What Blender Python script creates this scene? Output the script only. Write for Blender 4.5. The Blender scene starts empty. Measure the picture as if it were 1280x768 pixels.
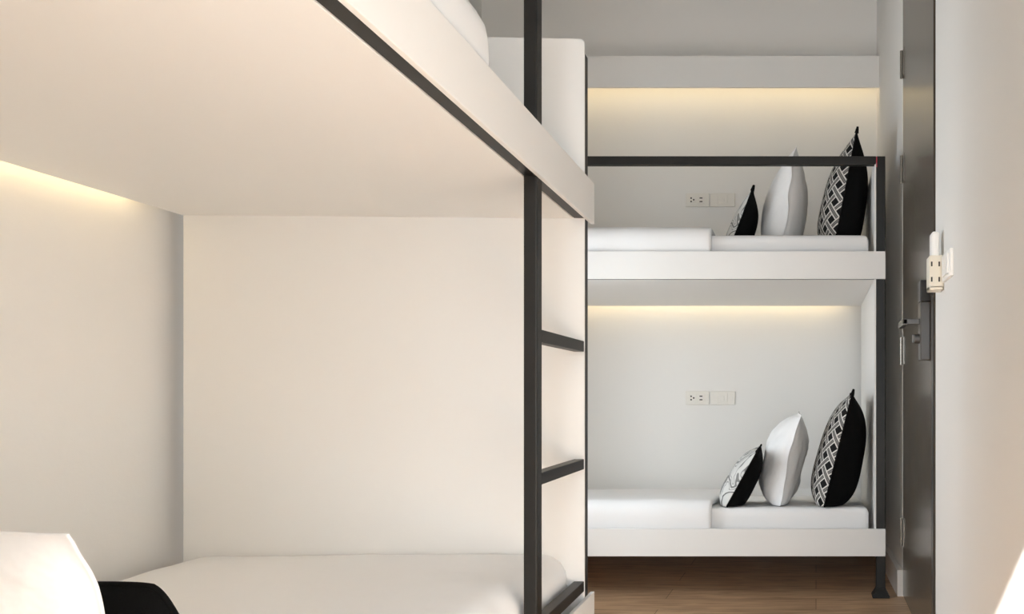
import bpy, bmesh, math, random
from mathutils import Vector, Matrix, noise

random.seed(7)
S = bpy.context.scene
COL = S.collection
F = 990.0            # focal length in pixels of the 1280 px wide frame
H = 0.744            # eye height

# ------------------------------------------------------------------ materials
def mat(name, color, rough=0.6, metal=0.0, spec=0.5, bump=0.0, bscale=60.0, vary=0.0, vscale=3.0, coat=0.0):
    m = bpy.data.materials.new(name); m.use_nodes = True
    nt = m.node_tree; b = nt.nodes['Principled BSDF']
    b.inputs['Base Color'].default_value = (*color, 1)
    b.inputs['Roughness'].default_value = rough
    b.inputs['Metallic'].default_value = metal
    b.inputs['Specular IOR Level'].default_value = spec
    b.inputs['Coat Weight'].default_value = coat
    tc = nt.nodes.new('ShaderNodeTexCoord')
    if vary:
        n = nt.nodes.new('ShaderNodeTexNoise'); n.inputs['Scale'].default_value = vscale
        n.inputs['Detail'].default_value = 4
        r = nt.nodes.new('ShaderNodeValToRGB')
        r.color_ramp.elements[0].position = .3; r.color_ramp.elements[1].position = .7
        r.color_ramp.elements[0].color = (*[c*(1-vary) for c in color], 1)
        r.color_ramp.elements[1].color = (*[min(1, c*(1+vary)) for c in color], 1)
        nt.links.new(tc.outputs['Object'], n.inputs['Vector'])
        nt.links.new(n.outputs['Fac'], r.inputs['Fac'])
        nt.links.new(r.outputs['Color'], b.inputs['Base Color'])
    if bump:
        n = nt.nodes.new('ShaderNodeTexNoise'); n.inputs['Scale'].default_value = bscale
        n.inputs['Detail'].default_value = 3
        bp = nt.nodes.new('ShaderNodeBump'); bp.inputs['Strength'].default_value = bump
        bp.inputs['Distance'].default_value = .01
        nt.links.new(tc.outputs['Object'], n.inputs['Vector'])
        nt.links.new(n.outputs['Fac'], bp.inputs['Height'])
        nt.links.new(bp.outputs['Normal'], b.inputs['Normal'])
    return m

def mth(nt, op, a, b=None, c=None):
    n = nt.nodes.new('ShaderNodeMath'); n.operation = op
    for i, v in enumerate((a, b, c)):
        if v is None: continue
        if isinstance(v, (int, float)): n.inputs[i].default_value = v
        else: nt.links.new(v, n.inputs[i])
    return n.outputs[0]

def lattice_material():
    m = mat('lattice_weave', (.01, .01, .01), .85, spec=.2)
    nt = m.node_tree; b = nt.nodes['Principled BSDF']
    uv = nt.nodes.new('ShaderNodeUVMap'); uv.uv_map = 'UVMap'
    sp = nt.nodes.new('ShaderNodeSeparateXYZ'); nt.links.new(uv.outputs[0], sp.inputs[0])
    s = .070
    u = mth(nt, 'DIVIDE', sp.outputs[0], s*1.0); v = mth(nt, 'DIVIDE', sp.outputs[1], s)
    p = mth(nt, 'ADD', u, v); q = mth(nt, 'SUBTRACT', v, u)
    p = mth(nt, 'ADD', p, 50.25); q = mth(nt, 'ADD', q, 50.25)
    def edge(x):
        f = mth(nt, 'FRACT', x)
        return mth(nt, 'MINIMUM', f, mth(nt, 'SUBTRACT', 1.0, f))
    ep, eq = edge(p), edge(q)
    W = .225
    inp, inq = mth(nt, 'LESS_THAN', ep, W), mth(nt, 'LESS_THAN', eq, W)
    def lines(e):       # three pale threads across each band
        a = mth(nt, 'LESS_THAN', e, .03)
        c = mth(nt, 'LESS_THAN', mth(nt, 'ABSOLUTE', mth(nt, 'SUBTRACT', e, .095)), .022)
        d = mth(nt, 'LESS_THAN', mth(nt, 'ABSOLUTE', mth(nt, 'SUBTRACT', e, .178)), .045)
        return mth(nt, 'MAXIMUM', mth(nt, 'MAXIMUM', mth(nt, 'MULTIPLY', a, .4), mth(nt, 'MULTIPLY', c, .4)), d)
    lp, lq = mth(nt, 'MULTIPLY', lines(ep), inp), mth(nt, 'MULTIPLY', lines(eq), inq)
    ck = mth(nt, 'MODULO', mth(nt, 'ADD', mth(nt, 'FLOOR', mth(nt, 'ADD', p, .5)), mth(nt, 'FLOOR', mth(nt, 'ADD', q, .5))), 2.0)
    ck = mth(nt, 'GREATER_THAN', ck, .5)
    both = mth(nt, 'MULTIPLY', inp, inq)
    over = mth(nt, 'ADD', mth(nt, 'MULTIPLY', ck, lp), mth(nt, 'MULTIPLY', mth(nt, 'SUBTRACT', 1.0, ck), lq))
    single = mth(nt, 'MAXIMUM', lp, lq)
    val = mth(nt, 'ADD', mth(nt, 'MULTIPLY', both, over), mth(nt, 'MULTIPLY', mth(nt, 'SUBTRACT', 1.0, both), single))
    mx = nt.nodes.new('ShaderNodeMix'); mx.data_type = 'RGBA'
    mx.inputs['A'].default_value = (.008, .008, .008, 1); mx.inputs['B'].default_value = (.66, .64, .60, 1)
    nt.links.new(val, mx.inputs['Factor'])
    nt.links.new(mx.outputs['Result'], b.inputs['Base Color'])
    return m

def swirl_material():
    m = mat('swirl_print', (.5, .5, .5), .85, spec=.2)
    nt = m.node_tree; b = nt.nodes['Principled BSDF']
    uv = nt.nodes.new('ShaderNodeUVMap'); uv.uv_map = 'UVMap'
    n = nt.nodes.new('ShaderNodeTexNoise'); n.inputs['Scale'].default_value = 6.5; n.inputs['Detail'].default_value = 1.5
    n.inputs['Distortion'].default_value = .9
    nt.links.new(uv.outputs[0], n.inputs['Vector'])
    r = nt.nodes.new('ShaderNodeValToRGB'); e = r.color_ramp.elements
    e[0].position = 0; e[0].color = (.62, .62, .60, 1)
    e[1].position = 1; e[1].color = (.60, .60, .58, 1)
    for pos, g in ((.36, .60), (.37, .12), (.40, .14), (.41, .64), (.455, .64), (.46, .08), (.47, .62), (.50, .62), (.505, .20), (.56, .24),
                   (.565, .64), (.61, .62), (.615, .07), (.63, .62), (.67, .60), (.675, .18), (.72, .2), (.725, .6)):
        k = e.new(pos); k.color = (g, g, g*.97, 1)
    nt.links.new(n.outputs['Fac'], r.inputs['Fac'])
    nt.links.new(r.outputs['Color'], b.inputs['Base Color'])
    return m

def wood_floor_material():
    m = mat('oak_planks', (.3, .2, .12), .38, spec=.4)
    nt = m.node_tree; b = nt.nodes['Principled BSDF']
    tc = nt.nodes.new('ShaderNodeTexCoord')
    mp = nt.nodes.new('ShaderNodeMapping'); mp.inputs['Rotation'].default_value = (0, 0, 0)
    nt.links.new(tc.outputs['Object'], mp.inputs['Vector'])
    br = nt.nodes.new('ShaderNodeTexBrick')
    br.inputs['Scale'].default_value = 1; br.inputs['Mortar Size'].default_value = .0012
    br.inputs['Brick Width'].default_value = 1.1; br.inputs['Row Height'].default_value = .145
    br.inputs['Color1'].default_value = (.46, .30, .18, 1); br.inputs['Color2'].default_value = (.38, .245, .145, 1)
    br.inputs['Mortar'].default_value = (.06, .035, .02, 1)
    nt.links.new(mp.outputs[0], br.inputs['Vector'])
    m2 = nt.nodes.new('ShaderNodeMapping'); m2.inputs['Scale'].default_value = (3, 30, 30)
    nt.links.new(tc.outputs['Object'], m2.inputs['Vector'])
    n = nt.nodes.new('ShaderNodeTexNoise'); n.inputs['Scale'].default_value = 1.6; n.inputs['Detail'].default_value = 6
    n.inputs['Distortion'].default_value = 1.2
    nt.links.new(m2.outputs[0], n.inputs['Vector'])
    r = nt.nodes.new('ShaderNodeValToRGB')
    r.color_ramp.elements[0].position = .32; r.color_ramp.elements[0].color = (.62, .58, .54, 1)
    r.color_ramp.elements[1].position = .68; r.color_ramp.elements[1].color = (1.2, 1.2, 1.2, 1)
    nt.links.new(n.outputs['Fac'], r.inputs['Fac'])
    mx = nt.nodes.new('ShaderNodeMix'); mx.data_type = 'RGBA'; mx.blend_type = 'MULTIPLY'
    mx.inputs['Factor'].default_value = 1
    nt.links.new(br.outputs['Color'], mx.inputs['A']); nt.links.new(r.outputs['Color'], mx.inputs['B'])
    nt.links.new(mx.outputs['Result'], b.inputs['Base Color'])
    return m

def emit(name, color, strength):
    m = bpy.data.materials.new(name); m.use_nodes = True
    nt = m.node_tree; nt.nodes.clear()
    e = nt.nodes.new('ShaderNodeEmission'); o = nt.nodes.new('ShaderNodeOutputMaterial')
    e.inputs['Color'].default_value = (*color, 1); e.inputs['Strength'].default_value = strength
    nt.links.new(e.outputs[0], o.inputs['Surface'])
    return m

LAMP, LED, SKY, SUN = 13, 4.8, 7.3, 49
M = dict(
    wall=mat('white_wall_paint', (.80, .79, .765), .75, spec=.25, bump=.03, bscale=90),
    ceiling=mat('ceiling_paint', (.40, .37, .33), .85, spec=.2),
    board=mat('white_lacquered_board', (.80, .79, .768), .5, spec=.35),
    steel=mat('black_painted_steel', (.014, .0128, .011), .45, spec=.3, vary=.15, vscale=14),
    sheet=mat('white_sheet', (.84, .84, .84), .9, spec=.15, bump=.08, bscale=260),
    duvet=mat('white_duvet_cotton', (.84, .84, .84), .9, spec=.15, bump=.22, bscale=9),
    pillow=mat('white_pillow_cotton', (.85, .85, .85), .9, spec=.15, bump=.45, bscale=16),
    black=mat('black_cotton', (.006, .006, .006), .95, spec=.08, bump=.2, bscale=400),
    lattice=lattice_material(), swirl=swirl_material(), floor=wood_floor_material(),
    door=mat('dark_brown_laminate', (.088, .073, .056), .24, spec=.5, vary=.10, vscale=9),
    doorblack=mat('black_frames_and_gap_shade', (.012, .010, .008), .5),  # window frames, and the shade painted into the door gap
    hinge=mat('brushed_steel', (.30, .28, .25), .35, metal=.9),
    lock=mat('gunmetal_lock', (.10, .095, .09), .35, metal=.6),
    lockdark=mat('dark_gloss_cap', (.03, .03, .032), .2),
    plate=mat('ivory_plastic', (.78, .755, .70), .35, spec=.5),
    whiteplastic=mat('white_plastic', (.86, .85, .82), .3, spec=.5),
    cream=mat('cream_plastic', (.80, .74, .62), .35, spec=.5),
    hole=mat('dark_socket_hole', (.03, .025, .02), .6),
    base=mat('white_baseboard_gloss', (.74, .70, .65), .3, spec=.5),
    led=emit('warm_led', (1.0, .77, .42), LED),
    red=mat('red_tape', (.5, .03, .06), .5),
)

# ------------------------------------------------------------------ mesh helpers
def link(name, bm, m, parent=None, smooth=False):
    me = bpy.data.meshes.new(name)
    bmesh.ops.recalc_face_normals(bm, faces=bm.faces[:])
    bm.to_mesh(me); bm.free()
    if smooth:
        for p in me.polygons: p.use_smooth = True
    o = bpy.data.objects.new(name, me); COL.objects.link(o)
    me.materials.append(m)
    if parent: o.parent = parent
    return o

def add_box(bm, a, b, bevel=0.0, seg=2):
    c = [(x+y)/2 for x, y in zip(a, b)]; s = [abs(y-x) for x, y in zip(a, b)]
    r = bmesh.ops.create_cube(bm, size=1)
    vs = r['verts']
    for v in vs: v.co = Vector((v.co.x*s[0]+c[0], v.co.y*s[1]+c[1], v.co.z*s[2]+c[2]))
    if bevel:
        es = list({e for v in vs for e in v.link_edges})
        bmesh.ops.bevel(bm, geom=es, offset=bevel, segments=seg, affect='EDGES', profile=.5)

def boxes(*args, bevel=0.0, seg=2):
    bm = bmesh.new()
    for a, b in args: add_box(bm, a, b, bevel, seg)
    return bm

def add_cyl(bm, p, axis, r, h, n=20, r2=None):
    rot = {'x': Matrix.Rotation(math.pi/2, 4, 'Y'), 'y': Matrix.Rotation(-math.pi/2, 4, 'X'), 'z': Matrix.Identity(4)}[axis]
    bmesh.ops.create_cone(bm, cap_ends=True, segments=n, radius1=r, radius2=r if r2 is None else r2, depth=h, matrix=Matrix.Translation(p) @ rot)

def prism(poly, z0, z1):
    bm = bmesh.new()
    lo = [bm.verts.new((x, y, z0)) for x, y in poly]; hi = [bm.verts.new((x, y, z1)) for x, y in poly]
    n = len(poly)
    bm.faces.new(lo[::-1]); bm.faces.new(hi)
    for i in range(n): bm.faces.new((lo[i], lo[(i+1) % n], hi[(i+1) % n], hi[i]))
    return bm

def empty(name, label, cat, loc=(0, 0, 0), rot=(0, 0, 0), group=None):
    o = bpy.data.objects.new(name, None); COL.objects.link(o)
    o.location = loc; o.rotation_euler = rot; o.empty_display_size = .1
    o['label'] = label; o['category'] = cat
    if group: o['group'] = group
    return o

def tag(o, label, cat, group=None):
    o['label'] = label; o['category'] = cat
    if group: o['group'] = group
    return o

def struct(name, bm, m, parent=None):
    o = link(name, bm, m, parent)
    if parent is None: o['kind'] = 'structure'
    return o

def dup(root, label, loc, rot=None):
    r = root.copy(); COL.objects.link(r); r['label'] = label; r.location = loc
    if rot is not None: r.rotation_euler = rot
    for ch in list(root.children):
        c = ch.copy(); COL.objects.link(c); c.parent = r
        for g in list(ch.children):
            d = g.copy(); COL.objects.link(d); d.parent = c
    return r

# ------------------------------------------------------------------ room
TH = math.atan(.0395)                       # the left bunk and its wall stand slightly askew to the back wall
YB, YF, ZC = 3.872, -0.60, 2.85              # back wall, wall with the window, ceiling
e_d = Vector((-math.sin(TH), math.cos(TH), 0)); e_l = Vector((math.cos(TH), math.sin(TH), 0))
P0 = Vector((-.555, 1.984, 0))              # far front corner of the left bunk
def LP(l, d, z=0): return P0 + e_l*l + e_d*d + Vector((0, 0, z))
LW = 1.005                                  # left wall lies this far behind the bunk's front

struct('floor', boxes(((-2.0, YF-.1, -.06), (.6, YB+.1, 0))), M['floor'])
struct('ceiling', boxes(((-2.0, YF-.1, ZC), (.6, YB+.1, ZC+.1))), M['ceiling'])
D1, D2, W2Z0, W2Z1 = .10, .87, .35, 1.46      # window in the left wall, in the gap between the two bunks
bm = bmesh.new()
def left_piece(bm, d0, d1, z0, z1, l0=-LW, l1=-LW-.12):
    q = [LP(l1, d0), LP(l0, d0), LP(l0, d1), LP(l1, d1)]
    t = prism([(p.x, p.y) for p in q], z0, z1); me = bpy.data.meshes.new('t'); t.to_mesh(me); t.free(); bm.from_mesh(me); bpy.data.meshes.remove(me)
for d0, d1, z0, z1 in ((-2.60, D1, 0, ZC), (D2, 2.2, 0, ZC), (D1, D2, 0, W2Z0), (D1, D2, W2Z1, ZC)): left_piece(bm, d0, d1, z0, z1)
struct('wall_left', bm, M['wall'])
bm = bmesh.new()
for d0, d1, z0, z1 in ((D1, D1+.03, W2Z0, W2Z1), (D2-.03, D2, W2Z0, W2Z1), (D1+.03, D2-.03, W2Z0, W2Z0+.03), (D1+.03, D2-.03, W2Z1-.03, W2Z1)):
    left_piece(bm, d0, d1, z0, z1, -LW-.06, -LW-.10)
struct('window_2', bm, M['doorblack'])
struct('wall_back', boxes(((-2.0, YB, 0), (.6, YB+.1, ZC))), M['wall'])
JX, JY = .3217, 2.935                       # hinge jamb
NX, NY = .325, 2.152                        # near jamb
BX = .297                                   # right wall at the back corner
bm = prism([(NX, YF), (NX, NY), (NX+.12, NY), (NX+.12, YF)], 0, ZC)
for poly, z0, z1 in (([(JX, JY), (BX, YB), (BX+.15, YB), (JX+.12, JY)], 0, ZC),
                     ([(NX, NY), (JX, JY), (JX+.12, JY), (NX+.12, NY)], 2.26, ZC)):
    t = prism(poly, z0, z1); me = bpy.data.meshes.new('t'); t.to_mesh(me); t.free(); bm.from_mesh(me); bpy.data.meshes.remove(me)
struct('wall_right', bm, M['wall'])
WX0, WX1, WZ0, WZ1 = -.315, .29, .04, 2.047  # window opening behind the viewer
struct('wall_front', boxes(((-2.0, YF-.1, 0), (WX0, YF, ZC)), ((WX1, YF-.1, 0), (.6, YF, ZC)),
                           ((WX0, YF-.1, 0), (WX1, YF, WZ0)), ((WX0, YF-.1, WZ1), (WX1, YF, ZC))), M['wall'])
w1 = struct('window_1', boxes(((WX0, YF-.09, WZ0), (WX0+.04, YF-.03, WZ1)), ((WX1-.04, YF-.09, WZ0), (WX1, YF-.03, WZ1)),
                         ((WX0, YF-.09, WZ0), (WX1, YF-.03, WZ0+.04)), ((WX0, YF-.09, WZ1-.01), (WX1, YF-.03, WZ1))), M['doorblack'])
# baseboard along the right wall, its cut end beside the door
def right_line(t, off): # point on the far right wall, off into the room
    d = Vector((BX-JX, YB-JY)).normalized(); n = Vector((-d.y, d.x))
    p = Vector((JX, JY)) + d*t + n*off
    return (p.x, p.y)
wl = math.hypot(BX-JX, YB-JY)
struct('baseboard_right', prism([right_line(.001, 0), right_line(.001, .0205), right_line(wl-.02, .0205), right_line(wl-.02, 0)], 0.0, .0965), M['base'])
struct('baseboard_back', boxes(((-1.6, YB-.016, 0), (.27, YB, .095))), M['base'])
# cove box under the ceiling of the back wall with its light strip
SZ0, SZ1, SY = .744+386*3.73/F, .744+425*3.73/F, 3.73
cove = struct('trim_1', boxes(((-1.6, SY, SZ0), (.299, SY+.014, SZ1)), ((-1.6, SY+.014, SZ1-.014), (.298, YB, SZ1))), M['wall'])
link('led_strip', boxes(((-1.58, SY+.020, SZ0+.056), (.285, SY+.034, SZ0+.066))), M['led'], cove)

# ------------------------------------------------------------------ door
DY = 2.192
def dx(y): return JX + (NX-JX)*(JY-y)/(JY-NY)
door = struct('door_1', prism([(dx(DY), DY), (dx(JY-.004), JY-.004), (dx(JY)+.04, JY-.004), (dx(DY)+.04, DY)], .006, 2.25), M['door'])
link('door_gap_shade', prism([(NX+.012, NY), (dx(DY)+.018, DY-.003), (NX+.05, DY-.003), (NX+.05, NY)], 0, 2.26), M['doorblack'], door)  # black strip painting the shade in the recess gap at the near jamb
link('edge_strip', prism([(dx(DY)-.001, DY), (dx(DY+.03)-.001, DY+.03), (dx(DY+.03)+.001, DY+.03), (dx(DY)+.001, DY)], .006, 1.02), M['lock'], door)
for z in (1.971, 1.583, .910, .24):
    bm = bmesh.new()
    for k in range(5):
        add_cyl(bm, (JX-.0055, JY-.001, z-.041+k*.0205), 'z', .0055, .0195, 14)
    add_box(bm, (JX-.002, JY-.04, z-.05), (JX+.0015, JY-.002, z+.05), .0005, 1)
    link('hinge', bm, M['hinge'], door)
LYN = 2.25
lk = link('lock_plate', boxes(((.297, LYN, .846), (.325, LYN+.055, 1.012)), bevel=.003), M['lock'], door)
link('lock_cap', boxes(((.296, LYN-.001, 1.013), (.325, LYN+.056, 1.0735)), bevel=.003), M['lockdark'], lk)
lv = link('lever_handle', boxes(((.250, LYN+.018, .949), (.298, LYN+.034, .965)), ((.250, LYN+.018, .947), (.263, LYN+.155, .967)), bevel=.002), M['lock'], door)
bm = bmesh.new(); add_cyl(bm, (.290, LYN+.027, .908), 'x', .014, .016, 20); add_box(bm, (.276, LYN+.023, .896), (.284, LYN+.031, .920), .001, 1)
link('thumb_turn', bm, M['lock'], door)

# ------------------------------------------------------------------ wall fittings
def outlet(x0, x1, zc, kind, label):
    w, h = x1-x0, .0665
    t = empty('wall_socket' if kind == 's' else 'light_switch', label, 'socket' if kind == 's' else 'switch', ((x0+x1)/2, YB, zc))
    link('plate', boxes(((-w/2, -.009, -h/2), (w/2, -.0005, h/2)), bevel=.003, seg=3), M['plate'], t)
    if kind == 's':
        for cx, k in ((-.022, 'three'), (.019, 'two')):
            link('socket_face', boxes(((cx-.017, -.0115, -.019), (cx+.017, -.0088, .019)), bevel=.001), M['plate'], t)
            bm = bmesh.new()
            if k == 'three':
                for px, pz in ((-.008, .0082), (-.008, -.0082), (.0045, 0)): add_cyl(bm, (cx+px, -.0116, pz), 'y', .0042, .001, 14)
            else:
                for pz in (.0085, -.0085): add_box(bm, (cx-.008, -.0121, pz-.0028), (cx+.006, -.0111, pz+.0028))
            link('pin_holes', bm, M['hole'], t)
    else:
        link('rocker', boxes(((-.024, -.0118, -.024), (.024, -.0088, .024)), bevel=.0012), M['plate'], t)
        link('button', boxes(((-.010, -.0142, -.013), (.010, -.0116, .010)), bevel=.001), M['plate'], t)
    return t
SC = F/YB
for nm, zc in (('upper', .744+(495-250.6)/SC), ('lower', .744+(495-497.8)/SC)):
    outlet((857.3-1020)/SC, (886.8-1020)/SC, zc, 's', f'ivory double power socket on back wall above {nm} far bunk bed')
    outlet((888.0-1020)/SC, (919.0-1020)/SC, zc, 'w', f'ivory single-button switch plate right of the socket above {nm} far bunk')
t = empty('light_switch', 'white wide switch plate on near right wall beside the remote control', 'switch', (NX, 1.93, 1.061))
link('plate', boxes(((-.009, -.060, -.033), (0, .060, .033)), bevel=.002), M['whiteplastic'], t)
link('rocker', boxes(((-.0125, -.038, -.024), (-.0085, -.002, .024)), bevel=.001), M['whiteplastic'], t)
link('rocker', boxes(((-.0125, .002, -.024), (-.0085, .038, .024)), bevel=.001), M['whiteplastic'], t)
# remote control standing in its holder
RY0, RY1 = 2.012, 2.066
rm = link('remote_control', boxes(((.2945, RY0+.004, 1.030), (.3155, RY1-.004, 1.164)), bevel=.008, seg=4), M['whiteplastic'], smooth=False)
tag(rm, 'white air conditioner remote control standing in wall holder beside door', 'remote')
hd = empty('remote_holder', 'cream slotted plastic holder fixed to right wall, carrying the remote', 'holder', (NX, (RY0+RY1)/2, 1.013))
w = (RY1-RY0)/2
bm = boxes(((-.037, -w, 0), (-.0325, w, .088)), ((-.007, -w, .0), (0, w, .088)), ((-.037, -w, 0), (0, w, .012)), bevel=.003)
for s in (-1, 1):
    y0, y1 = (s*w, s*(w-.0035)) if s < 0 else (s*(w-.0035), s*w)
    add_box(bm, (-.0345, y0, .006), (-.003, y1, .088), .001, 1)
link('cradle', bm, M['cream'], hd)
for z in (.027, .066):
    for x in (-.031, -.012):
        link('slot', boxes(((x-.002, -w-.0006, z-.006), (x+.002, -w+.001, z+.006))), M['hole'], hd)

# ------------------------------------------------------------------ bunks
FU0, FU1 = 1.174, 1.2755          # upper side board
FL0, FL1 = .153, .2535            # lower side board
def rounded_panel(bm, x0, x1, y0, y1, z0, z1, r=.012, n=5):
    """upright board in the y-z plane with its front top corner rounded"""
    pts = [(y1, z0), (y1, z1)]
    for i in range(n+1):
        a = math.pi/2 + i*(math.pi/2)/n
        pts.append((y0 + r + r*math.cos(a), z1 - r + r*math.sin(a)))
    pts.append((y0, z0))
    A = [bm.verts.new((x0, y, z)) for y, z in pts]; B = [bm.verts.new((x1, y, z)) for y, z in pts]
    bm.faces.new(A); bm.faces.new(B[::-1])
    for i in range(len(pts)):
        j = (i+1) % len(pts); bm.faces.new((A[i], B[i], B[j], A[j]))

def foot_bm(x, y):
    bm = bmesh.new()
    add_box(bm, (x-.0185, y-.0185, .028), (x+.0185, y+.0185, .034), .001, 1)
    r = bmesh.ops.create_cone(bm, cap_ends=True, segments=4, radius1=.046, radius2=.027, depth=.024,
                              matrix=Matrix.Translation((x, y, .017)) @ Matrix.Rotation(math.pi/4, 4, 'Z'))
    add_box(bm, (x-.031, y-.031, .0), (x+.031, y+.031, .006), .001, 1)
    return bm

def make_bunk(name, label, loc, rotz, L, W, tail, ladder, back_rail):
    """x along the bed, y from the aisle to the wall. tail: how far the side board runs past the right end posts."""
    t = empty(name, label, 'bunk bed', loc, (0, 0, rotz))
    st = M['steel']; pw = .034; py0, py1 = .010, .036
    TOP = 1.629
    xr1 = L - tail; xr0 = xr1 - pw*(.8 if tail else 1)   # right end post
    xl0, xl1 = 0.0, pw                                    # left end post
    pi_r = xr0 - .006; pi_l = xl1 + .006                   # inner faces of the end boards
    lad = .337
    xs = (pi_r - lad - pw) if ladder == 'R' else (pi_l + lad)   # ladder post
    # posts, each on its own foot
    posts = [(xl0, xl1, py0, 1.58), (xr0, xr1, py0, 1.58), (xl0, xl1, W-.03, 1.58), (xr0, xr1, W-.03, 1.58), (xs, xs+pw, py0, TOP)]
    if ladder == 'R': posts[0] = (xl0, xl1, py0, TOP)
    else: posts[1] = (xr0, xr1, py0, TOP)
    for x0, x1, y, top in posts:
        p = link('post', boxes(((x0, y, .006), (x1, y+.026, top)), bevel=.0025), st, t)
        link('foot', foot_bm((x0+x1)/2, y+.013), st, p)
    # guard rail above the upper bed
    g0, g1 = (xl1, xs) if ladder == 'R' else (xs+pw, xr0)
    link('guard_rail', boxes(((g0+.0002, py0, TOP-.032), (g1-.0002, py0+.024, TOP)), bevel=.002), st, t)
    # ladder rungs
    r0, r1 = (xs+pw, pi_r) if ladder == 'R' else (pi_l, xs)
    for z0, z1 in ((.268, .293), (.565, .590), (.851, .877)):
        link('rung', boxes(((r0+.0002, py0+.001, z0), (r1-.0002, py1, z1)), bevel=.0015), st, t)
    for z0, z1 in ((FU0, FU1), (FL0, FL1)):
        link('side_board', boxes(((0, 0, z0), (L, py0-.0005, z1)), bevel=.001), M['board'], t)
        link('frame_rail', boxes(((pw+.001, py1+.0005-.024, z0+.003), (xr0-.004, py1+.001, z0+.033)) , bevel=.001), st, t) if False else None
        fr = boxes(((0 + pw+.001, .0105, z0+.002), (xr0-.003, .0355, z0+.030)), bevel=.001)
        link('frame_rail', fr, st, t)
        link('platform', boxes(((pi_l+.0005, .0375, z0+.001), (pi_r-.0005, W, z0+.052)), bevel=.001), M['board'], t)
        link('added_gap_cover', boxes(((.002, W+.0005, z0+.052), (xr1, LWL[name], z0+.064))), M['board'], t)  # added unseen cover, keeps strip light from rising through the wall gap
        if z0 == FU0:
            link('led_strip', boxes(((.05, W+.012, z0+.030), (xr0-.10, W+.022, z0+.037))), M['led'], t)
    link('back_board', boxes(((pi_l+.001, W-.012, FL0+.053), (pi_r-.001, W-.0005, back_rail))), M['board'], t)
    # end boards
    for x0, x1 in ((pi_r, xr0-.0003), (xl1+.0003, pi_l)):
        bm = bmesh.new(); rounded_panel(bm, x0, x1, py0-.0002+.0005, W-.004, FL0+.002, 1.612)
        link('end_board', bm, M['board'], t)
    for x0, x1 in ((xr0+.001, xr1-.001), (xl0+.001, xl1-.001)):
        link('end_cap_rail', boxes(((x0, py1+.0005, 1.585), (x1, W-.031, 1.609)), bevel=.002), st, t)
    return t, pi_l, pi_r

LL, LWd = 1.70, .960
FLN, FWd = 1.80, .885
LWL = {'bunk_bed': LW-.002, 'bunk_bed_far': YB-2.912-.002}
left_loc = LP(0, -LL)
LWL['bunk_bed.left'] = LWL['bunk_bed']
lb, l_il, l_ir = make_bunk('bunk_bed', 'white bunk bed on the left with ladder of black rungs at its far end', tuple(left_loc), TH+math.pi/2, LL, LWd, .025, 'R', .30)
lb.name = 'bunk_bed'
LWL['bunk_bed'] = LWL['bunk_bed_far']
FX0, FY0 = .256-FLN, 2.912
fb, f_il, f_ir = make_bunk('bunk_bed', 'white bunk bed along the back wall beside door, with black guard rail', (FX0, FY0, 0), 0, FLN, FWd, 0, 'L', .300)
link('tape_mark', boxes(((FLN-.0335, .0092, 1.588), (FLN-.0305, .0100, 1.626))), M['red'], fb)

def on_left(x, y, z):      # left bunk's own coordinates to the room
    p = left_loc + e_d*x - e_l*y; return (p.x, p.y, z)

# ------------------------------------------------------------------ bedding
def soft_box(sx, sy, z0, z1, r, n=(40, 20, 4), amp=.004, sc=3.0, seed=0, drop=0.0, crown=0.0):
    """rounded slab from (0,0,z0) to (sx,sy,z1); drop lowers the top towards y = sy"""
    bm = bmesh.new()
    nx, ny, nz = n
    hx, hy, hz = sx/2, sy/2, (z1-z0)/2
    idx = {}
    def pos(i, j, k):
        def co(i, n, h, r):       # finer near the ends
            t = i/n; t = .5 - .5*math.cos(math.pi*t) if n > 6 else t
            return (2*t-1)*h
        p = Vector((co(i, nx, hx, r), co(j, ny, hy, r), (2*k/nz-1)*hz))
        q = Vector((max(-hx+r, min(hx-r, p.x)), max(-hy+r, min(hy-r, p.y)), max(-hz+r, min(hz-r, p.z))))
        d = p-q
        if d.length > 1e-7: p = q + d.normalized()*r
        c = Vector((p.x+hx, p.y+hy, p.z+hz+z0))
        top = (c.z-z0)/(z1-z0)
        f = noise.fractal(Vector((c.x*sc+seed, c.y*sc*1.3, c.z*2)), 1, 2, 3)
        c.z += f*amp*top - drop*(c.y/sy)*top + crown*top*(1-(2*c.x/sx-1)**4)*(1-(2*c.y/sy-1)**4)
        c.y += noise.noise(Vector((c.x*sc*1.5, seed+3, c.z*6)))*amp*.6
        return c
    def V(i, j, k):
        if (i, j, k) not in idx: idx[i, j, k] = bm.verts.new(pos(i, j, k))
        return idx[i, j, k]
    def quad(*c): bm.faces.new([V(*x) for x in c])
    for i in range(nx):
        for j in range(ny):
            quad((i, j, 0), (i, j+1, 0), (i+1, j+1, 0), (i+1, j, 0)); quad((i, j, nz), (i+1, j, nz), (i+1, j+1, nz), (i, j+1, nz))
        for k in range(nz):
            quad((i, 0, k), (i+1, 0, k), (i+1, 0, k+1), (i, 0, k+1)); quad((i, ny, k), (i, ny, k+1), (i+1, ny, k+1), (i+1, ny, k))
    for j in range(ny):
        for k in range(nz):
            quad((0, j, k), (0, j, k+1), (0, j+1, k+1), (0, j+1, k)); quad((nx, j, k), (nx, j+1, k), (nx, j+1, k+1), (nx, j, k+1))
    return bm

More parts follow.
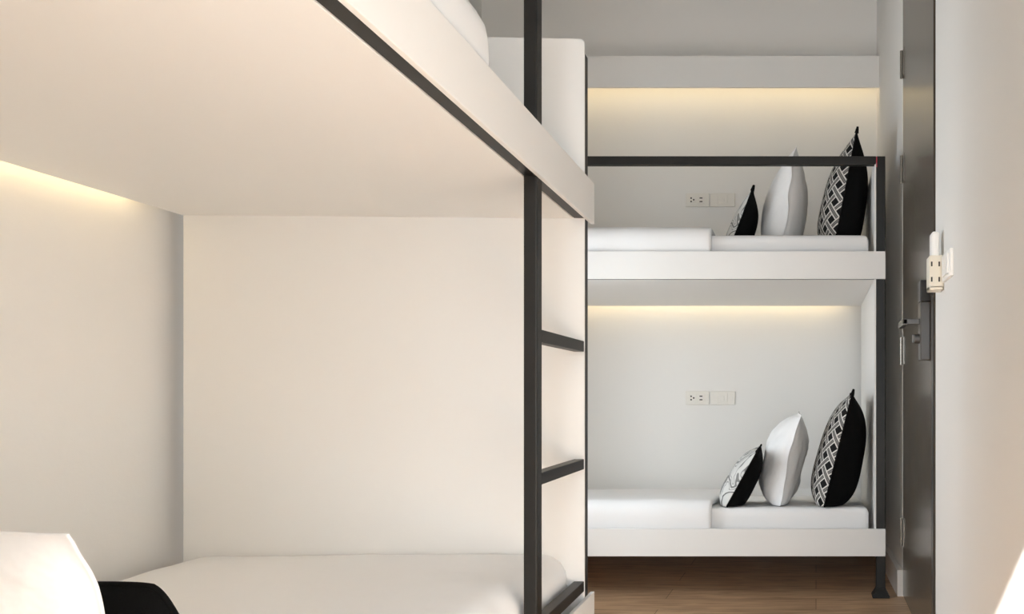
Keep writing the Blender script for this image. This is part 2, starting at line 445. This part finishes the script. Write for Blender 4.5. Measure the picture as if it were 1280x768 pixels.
MT = .0725
def mattress(label, parent_xy, rot, sx, sy, z0, z1, **kw):
    o = link('mattress', soft_box(sx, sy, 0, z1-z0, .022, n=(48, 24, 6), **kw), M['sheet'], smooth=True)
    o.location = (parent_xy[0], parent_xy[1], z0); o.rotation_euler = (0, 0, rot)
    return tag(o, label, 'mattress')
PT = .0525    # platform top above the lower edge of its side board
FMX = f_ir - f_il - .022
far_u = mattress('white sheeted mattress on upper level of bunk bed against back wall', (FX0+f_il+.008, FY0+.046), 0, FMX-.004, FWd-.062, FU0+PT, FU1+MT, drop=.045, seed=1, amp=.0015)
far_l = mattress('white sheeted mattress on lower level of bunk bed against back wall', (FX0+f_il+.008, FY0+.046), 0, FMX-.004, FWd-.062, FL0+PT, FL1+MT, drop=.060, seed=5, amp=.0015)
LMX = l_ir - l_il - .016
p = on_left(l_il+.008, .080, 0); pu = on_left(l_il+.008, .057, 0); rl = TH+math.pi/2
left_l = mattress('white mattress on lower level of the near left bunk bed, under its duvet', p, rl, LMX, LWd-.098, FL0+PT, FL1+MT, seed=9, amp=.0015)
left_u = mattress('white mattress on upper level of the near left bunk bed', pu, rl, LMX, LWd-.073, FU0+PT, FU1+MT, seed=12, amp=.0015)

def duvet(label, x0, x1, prof, base, rot, thick=.03, seed=0, amp=.006, nx=36, sub=8, puff=.0, edge_r=.5):
    """padded cover following a (y, z) profile from the front edge up and over the mattress"""
    pts = []
    for (y0, z0), (y1, z1) in zip(prof, prof[1:]):
        L = math.hypot(y1-y0, z1-z0); k = max(2, int(L/.015))
        for i in range(k): pts.append((y0+(y1-y0)*i/k, z0+(z1-z0)*i/k))
    pts.append(prof[-1])
    for _ in range(4):      # soften the corners of the profile
        pts = [pts[0]] + [((a[0]+2*b[0]+c[0])/4, (a[1]+2*b[1]+c[1])/4) for a, b, c in zip(pts, pts[1:], pts[2:])] + [pts[-1]]
    n = len(pts)
    nor = []
    for i in range(n):
        a, b = pts[max(0, i-1)], pts[min(n-1, i+1)]
        t = Vector((b[0]-a[0], b[1]-a[1])).normalized(); nor.append(Vector((-t.y, t.x)))
    bm = bmesh.new(); rows = []
    sk = []
    m = 5
    ends = [0, .25, .6, .9, 1] 
    xs = []
    R = thick*.5
    for a in (0, .3, .6, .8, .95): xs.append((x0 + R*(1-math.sqrt(1-a*a)), a))
    xs.sort()
    xs = [(x0 + R*(1-math.cos(q*math.pi/2)), math.sin(q*math.pi/2)) for q in (0, .25, .5, .75, 1)]
    mid = [(x0+R + (x1-x0-2*R)*i/nx, 1.0) for i in range(1, nx)]
    xe = [(x1 - R*(1-math.cos(q*math.pi/2)), math.sin(q*math.pi/2)) for q in (1, .75, .5, .25, 0)]
    X = xs + mid + xe
    out, inn = [], []
    for x, s in X:
        ro, ri = [], []
        for i, (y, z) in enumerate(pts):
            e = min(i, n-1-i)/max(1, n-1)*len(pts)
            es = math.sin(min(1, (min(i, n-1-i)+.0)/4)*math.pi/2)
            h = R*s*es
            f = noise.fractal(Vector((x*3.2+seed, y*4, z*4+seed)), 1, 2, 3)*amp + abs(noise.noise(Vector((x*9+seed, y*3.0, seed))))*amp*.6
            f = max(f, 0.0)*s
            c = Vector((y, z)) + nor[i]*(R + f + puff*s*es)
            po = c + nor[i]*h; pi = Vector((y, z)) + nor[i]*(R - h) 
            ro.append(bm.verts.new((x, po.x, po.y))); ri.append(bm.verts.new((x, pi.x, pi.y)))
        out.append(ro); inn.append(ri)
    for i in range(len(X)-1):
        for j in range(n-1):
            bm.faces.new((out[i][j], out[i+1][j], out[i+1][j+1], out[i][j+1]))
            bm.faces.new((inn[i][j], inn[i][j+1], inn[i+1][j+1], inn[i+1][j]))
        for j in (0, n-1):
            q = (out[i][j], inn[i][j], inn[i+1][j], out[i+1][j]); bm.faces.new(q if j == 0 else q[::-1])
    for i in (0, len(X)-1):
        for j in range(n-1):
            q = (out[i][j], out[i][j+1], inn[i][j+1], inn[i][j]); bm.faces.new(q if i == 0 else q[::-1])
    bmesh.ops.remove_doubles(bm, verts=bm.verts[:], dist=1e-5)
    o = link('duvet', bm, M['duvet'], smooth=True)
    o.location = base; o.rotation_euler = (0, 0, rot)
    return tag(o, label, 'duvet')

XE = -.372 - (FX0)       # where the far duvets end, short of the cushions
duvet('white duvet with straight edge covering left part of upper far bed', .46, XE-.016,
      [(.042, FU1-.035), (.042, FU1+MT+.005), (.45, FU1+MT-.014), (.860, FU1+MT-.036)], (FX0, FY0, 0), 0, thick=.024, seed=3, amp=.005)
duvet('white duvet with straight edge covering left part of lower far bed', .46, XE-.016,
      [(.042, FL1-.035), (.042, FL1+MT+.005), (.45, FL1+MT-.021), (.855, FL1+MT-.049)], (FX0, FY0, 0), 0, thick=.024, seed=8, amp=.005)
LB = tuple(left_loc)
duvet('smooth white duvet spread over lower bed of near left bunk', LL-.70, l_ir-.006,
      [(.076, FL1-.02), (.076, FL1+MT+.007), (.30, FL1+MT+.010), (.62, FL1+MT+.010), (.90, FL1+MT+.006), (.946, FL1+MT+.004)], LB, rl, thick=.029, seed=15, amp=.008)
duvet('thick white duvet with rounded end lying on upper bed of near left bunk', .10, LL-.655,
      [(.053, FU1-.035), (.053, FU1+MT+.016), (.30, FU1+MT+.020), (.60, FU1+MT+.016), (.93, FU1+MT+.008)], LB, rl, thick=.038, seed=21, amp=.007)

# ------------------------------------------------------------------ cushions
def shape(w, h, u, v, pinch, rnd=0.0):
    pb = pinch if v > 0 else pinch*.25
    k = 1 - rnd*(abs(u)*abs(v))**5
    return w/2*u*(1-pinch*(1-v*v)*u*u)*k, h/2*v*(1-pb*(1-u*u)*v*v)*k

def settle(co, tilt, slope):
    """flatten what would sink into the bed under a leaning cushion"""
    hgt = co.z*math.cos(tilt) - co.x*math.sin(tilt) + slope*co.y
    if hgt < 0: co.z -= hgt/math.cos(tilt)
    return co
SINK = .016

def cover(w, h, t, side, pinch=.07, sag=.12, N=44, wr=.0, seed=0, pw=2.4, ex=.62, flange=0.0, tilt=0, slope=0, rnd=0.0):
    bm = bmesh.new(); uvl = bm.loops.layers.uv.new('UVMap'); g = []
    uvs = {}
    for i in range(N+1):
        row = []
        for j in range(N+1):
            u = math.sin((2*i/N-1)*math.pi/2*.999)/math.sin(math.pi/2*.999)
            v = math.sin((2*j/N-1)*math.pi/2*.999)/math.sin(math.pi/2*.999)
            x, y = shape(w, h, u, v, pinch, rnd)
            uf, vf = abs(u), abs(v)
            if flange:
                uf, vf = min(1, uf/(1-flange)), min(1, vf/(1-flange))
            b = ((1-uf**pw)*(1-vf**(pw if v > 0 else pw*1.7)))
            b = max(0, b)**ex * t * (1 - sag*v)
            edge = (1-u**4)*(1-v**4)
            if wr:
                b += wr*edge*(noise.fractal(Vector((x*7+seed, y*7, seed)), .8, 2, 4))
                b += wr*.9*edge*(abs(noise.noise(Vector((x*16+y*7+seed, y*5-x*3, seed*2))))-.25)
            b = max(b, .0015 if edge > 1e-6 else 0)
            hem = wr*1.4*noise.noise(Vector((u*2.1+seed, v*2.3, 4.2+seed)))*max(abs(u), abs(v))**6 if wr else 0
            c = settle(Vector((-side*b + hem, x, y+h/2-SINK)), tilt, slope)
            vv = bm.verts.new(c); row.append(vv); uvs[vv] = (x, y)
        g.append(row)
    m = N//2          # lay the print along the cloth, not straight through the stuffing
    for j in range(N+1):
        for sgn in (1, -1):
            acc = 0; i = m
            while 0 <= i+sgn <= N:
                acc += (g[i+sgn][j].co-g[i][j].co).length; i += sgn
                uvs[g[i][j]] = (sgn*acc, uvs[g[i][j]][1])
        uvs[g[m][j]] = (0, uvs[g[m][j]][1])
    for i in range(N+1):
        for sgn in (1, -1):
            acc = 0; j = m
            while 0 <= j+sgn <= N:
                acc += (g[i][j+sgn].co-g[i][j].co).length; j += sgn
                uvs[g[i][j]] = (uvs[g[i][j]][0], sgn*acc)
        uvs[g[i][m]] = (uvs[g[i][m]][0], 0)
    for i in range(N):
        for j in range(N):
            q = (g[i][j], g[i+1][j], g[i+1][j+1], g[i][j+1])
            f = bm.faces.new(q if side < 0 else q[::-1])
            for l in f.loops: l[uvl].uv = uvs[l.vert]
    return bm

def piping(w, h, pinch, r=.0040, N=40, tilt=0, slope=0, rnd=0):
    pts = []
    def P(u, v):
        x, y = shape(w, h, u, v, pinch, rnd)
        c = settle(Vector((0, x, y+h/2-SINK)), tilt, slope); c.z += r*.9*max(0, -v)**8; return c
    for k in range(N): pts.append(P(-1+2*k/N, -1))
    for k in range(N): pts.append(P(1, -1+2*k/N))
    for k in range(N): pts.append(P(1-2*k/N, 1))
    for k in range(N): pts.append(P(-1, 1-2*k/N))
    bm = bmesh.new(); n = len(pts); rings = []
    for i in range(n):
        t = (pts[(i+1) % n]-pts[i-1]).normalized(); s = Vector((1, 0, 0)); q = t.cross(s).normalized()
        rings.append([bm.verts.new(pts[i] + s*(r*math.cos(a)) + q*(r*math.sin(a))) for a in [2*math.pi*k/8 for k in range(8)]])
    for i in range(n):
        A, B = rings[i], rings[(i+1) % n]
        for k in range(8): bm.faces.new((A[k], A[(k+1) % 8], B[(k+1) % 8], B[k]))
    return bm

def add_ear(bm, w, h, sy):        # pointed corner tuft at the top of a cushion
    bmesh.ops.create_cone(bm, cap_ends=True, segments=10, radius1=.0085, radius2=.0045, depth=.024,
                          matrix=Matrix.Translation((0, sy*(w/2-.003), h-SINK+.003)) @ Matrix.Rotation(-sy*.5, 4, 'X'))

def cushion(label, front, back, w, h, tf, tb, loc, rot, pinch=.08, name='cushion', cat='cushion', pip=True, slope=0, ears=(-1,), **kw):
    tilt = rot[1]
    t = empty(name, label, cat, loc, rot)
    link('front_cover', cover(w, h, tf, 1, pinch, tilt=tilt, slope=slope, **kw), front, t, smooth=True)
    link('back_cover', cover(w, h, tb, -1, pinch, tilt=tilt, slope=slope, **kw), back, t, smooth=True)
    if pip:
        bm = piping(w, h, pinch, tilt=tilt, slope=slope, rnd=kw.get('rnd', 0))
        for s in ears: add_ear(bm, w, h, s)
        link('piping', bm, back, t, smooth=True)
    return t

R = math.radians
def Xp(px, Y): return (px-1020)*Y/F
# height of the far mattresses' tops at a given depth
def zfar(z1, drop, y): return z1 - drop*(y-FY0-.046)/(FWd-.062) + .0035
def far_set(level, z1, drop, P):
    hA, hB, hC = (.470, .400, .270) if level == 'lower' else (.452, .425, .258)
    sl = drop/(FWd-.062)
    (xa, ya, ta, fa, ba), (xb, yb, tb_, fb_, bb), (xc, yc, tc, fc, bc) = P
    cushion(f'square cushion of black and white lattice weave, right end of {level} far bed', M['lattice'], M['black'], .45, hA, fa, ba,
            (xa, ya, zfar(z1, drop, ya)), (0, R(ta), R(-1.5)), slope=sl)
    cushion(f'plump white pillow standing between lattice and small cushion on {level} far bed', M['pillow'], M['pillow'], .56, hB, fb_, bb,
            (xb, yb, zfar(z1, drop, yb)), (0, R(tb_), R(1.5)), slope=sl, name='pillow', cat='pillow', pip=False, pinch=.06, wr=.010, seed=2.3 if level == 'lower' else 5.1, flange=.04, rnd=.05)
    cushion(f'small cushion, grey swirl front and black back, leaning on {level} far bed pillow', M['swirl'], M['black'], .36, hC, fc, bc,
            (xc, yc, zfar(z1, drop, yc)), (0, R(tc), R(2)), slope=sl, pinch=.07)
far_set('lower', FL1+MT, .060, ((Xp(1031, 2.97), 3.175, 14, .075, .108), (Xp(969, 2.97), 3.27, 13, .098, .060), (Xp(905, 2.98), 3.14, 29, .056, .058)))
far_set('upper', FU1+MT, .045, ((Xp(1046, 3.05), 3.265, 11, .092, .088), (Xp(975, 3.05), 3.36, 8, .106, .070), (Xp(911, 3.1), 3.29, 21, .050, .048)))
# head end of the left lower bed
zq = FL1+MT+.0045
cushion('white pillow standing at the near end of lower left bunk bed', M['pillow'], M['pillow'], .60, .335, .07, .06,
        (-1.03, .93, zq), (0, R(28), R(-90)), name='pillow', cat='pillow', pip=False, pinch=.05, wr=.010, seed=7.7, flange=.03, rnd=.012)
cushion('small black cushion half hidden behind the white pillow on lower left bunk', M['swirl'], M['black'], .36, .216, .05, .055,
        (-1.043, 1.15, zq), (0, R(33), R(-90)), pinch=.04, ears=(), rnd=.07)

# ------------------------------------------------------------------ light
sun = bpy.data.lights.new('sun', 'SUN'); so = bpy.data.objects.new('sun', sun); COL.objects.link(so)
sun.energy = SUN; sun.angle = R(.7); sun.color = (1, .97, .93)
so.location = (-1, -3, 4)
so.rotation_euler = Vector((.235, 1.0, -.80)).to_track_quat('-Z', 'Y').to_euler()
pl = bpy.data.lights.new('window_portal', 'AREA'); po = bpy.data.objects.new('window_portal', pl); COL.objects.link(po)
pl.shape = 'RECTANGLE'; pl.size = WX1-WX0; pl.size_y = WZ1-WZ0
po.location = ((WX0+WX1)/2, YF-.05, (WZ0+WZ1)/2); po.rotation_euler = (R(90), 0, 0)
pl.cycles.is_portal = True
p2 = pl.copy(); q2 = bpy.data.objects.new('window_portal', p2); COL.objects.link(q2)
p2.size = D2-D1; p2.size_y = W2Z1-W2Z0
q2.location = LP(-LW-.05, (D1+D2)/2, (W2Z0+W2Z1)/2); q2.rotation_euler = (R(90), 0, TH-R(90))
wd = bpy.data.worlds.new('world'); S.world = wd; wd.use_nodes = True
bg = wd.node_tree.nodes['Background']; bg.inputs['Color'].default_value = (.86, .935, 1.0, 1); bg.inputs['Strength'].default_value = SKY

# recessed round lamp in the ceiling over the aisle
M['lamp'] = emit('ceiling_lamp_glow', (1.0, .965, .92), LAMP)
cl = empty('ceiling_lamp', 'round white recessed ceiling lamp above the aisle between bunk and door', 'ceiling lamp', (-.12, 1.30, ZC))
bm = bmesh.new(); N = 40
prof = [(.125, -.001), (.150, -.001), (.152, -.006), (.147, -.012), (.128, -.012), (.125, -.008)]
rings = [[bm.verts.new((r*math.cos(2*math.pi*k/N), r*math.sin(2*math.pi*k/N), z)) for k in range(N)] for r, z in prof]
for i in range(len(prof)):
    A, B = rings[i], rings[(i+1) % len(prof)]
    for k in range(N): bm.faces.new((A[k], A[(k+1) % N], B[(k+1) % N], B[k]))
link('rim', bm, M['whiteplastic'], cl, smooth=True)
bm = bmesh.new(); add_cyl(bm, (0, 0, -.005), 'z', .124, .004, 40); link('diffuser', bm, M['lamp'], cl)

# ------------------------------------------------------------------ camera
cam = bpy.data.cameras.new('camera'); co = bpy.data.objects.new('camera', cam); COL.objects.link(co)
cam.sensor_fit = 'HORIZONTAL'; cam.sensor_width = 36; cam.lens = F/1280*36
cam.shift_x = -(1020-640)/1280; cam.shift_y = (495-384)/1280
co.location = (0, 0, H); co.rotation_euler = (R(90), 0, 0); cam.clip_start = .02
S.camera = co
vs = S.view_settings; vs.view_transform = 'Standard'; vs.look = 'None'; vs.gamma = 1; vs.use_curve_mapping = False; vs.exposure = 0.17
S.cycles.use_denoising = True
S.cycles.diffuse_bounces = 8; S.cycles.max_bounces = 14
S.cycles.sample_clamp_indirect = 6
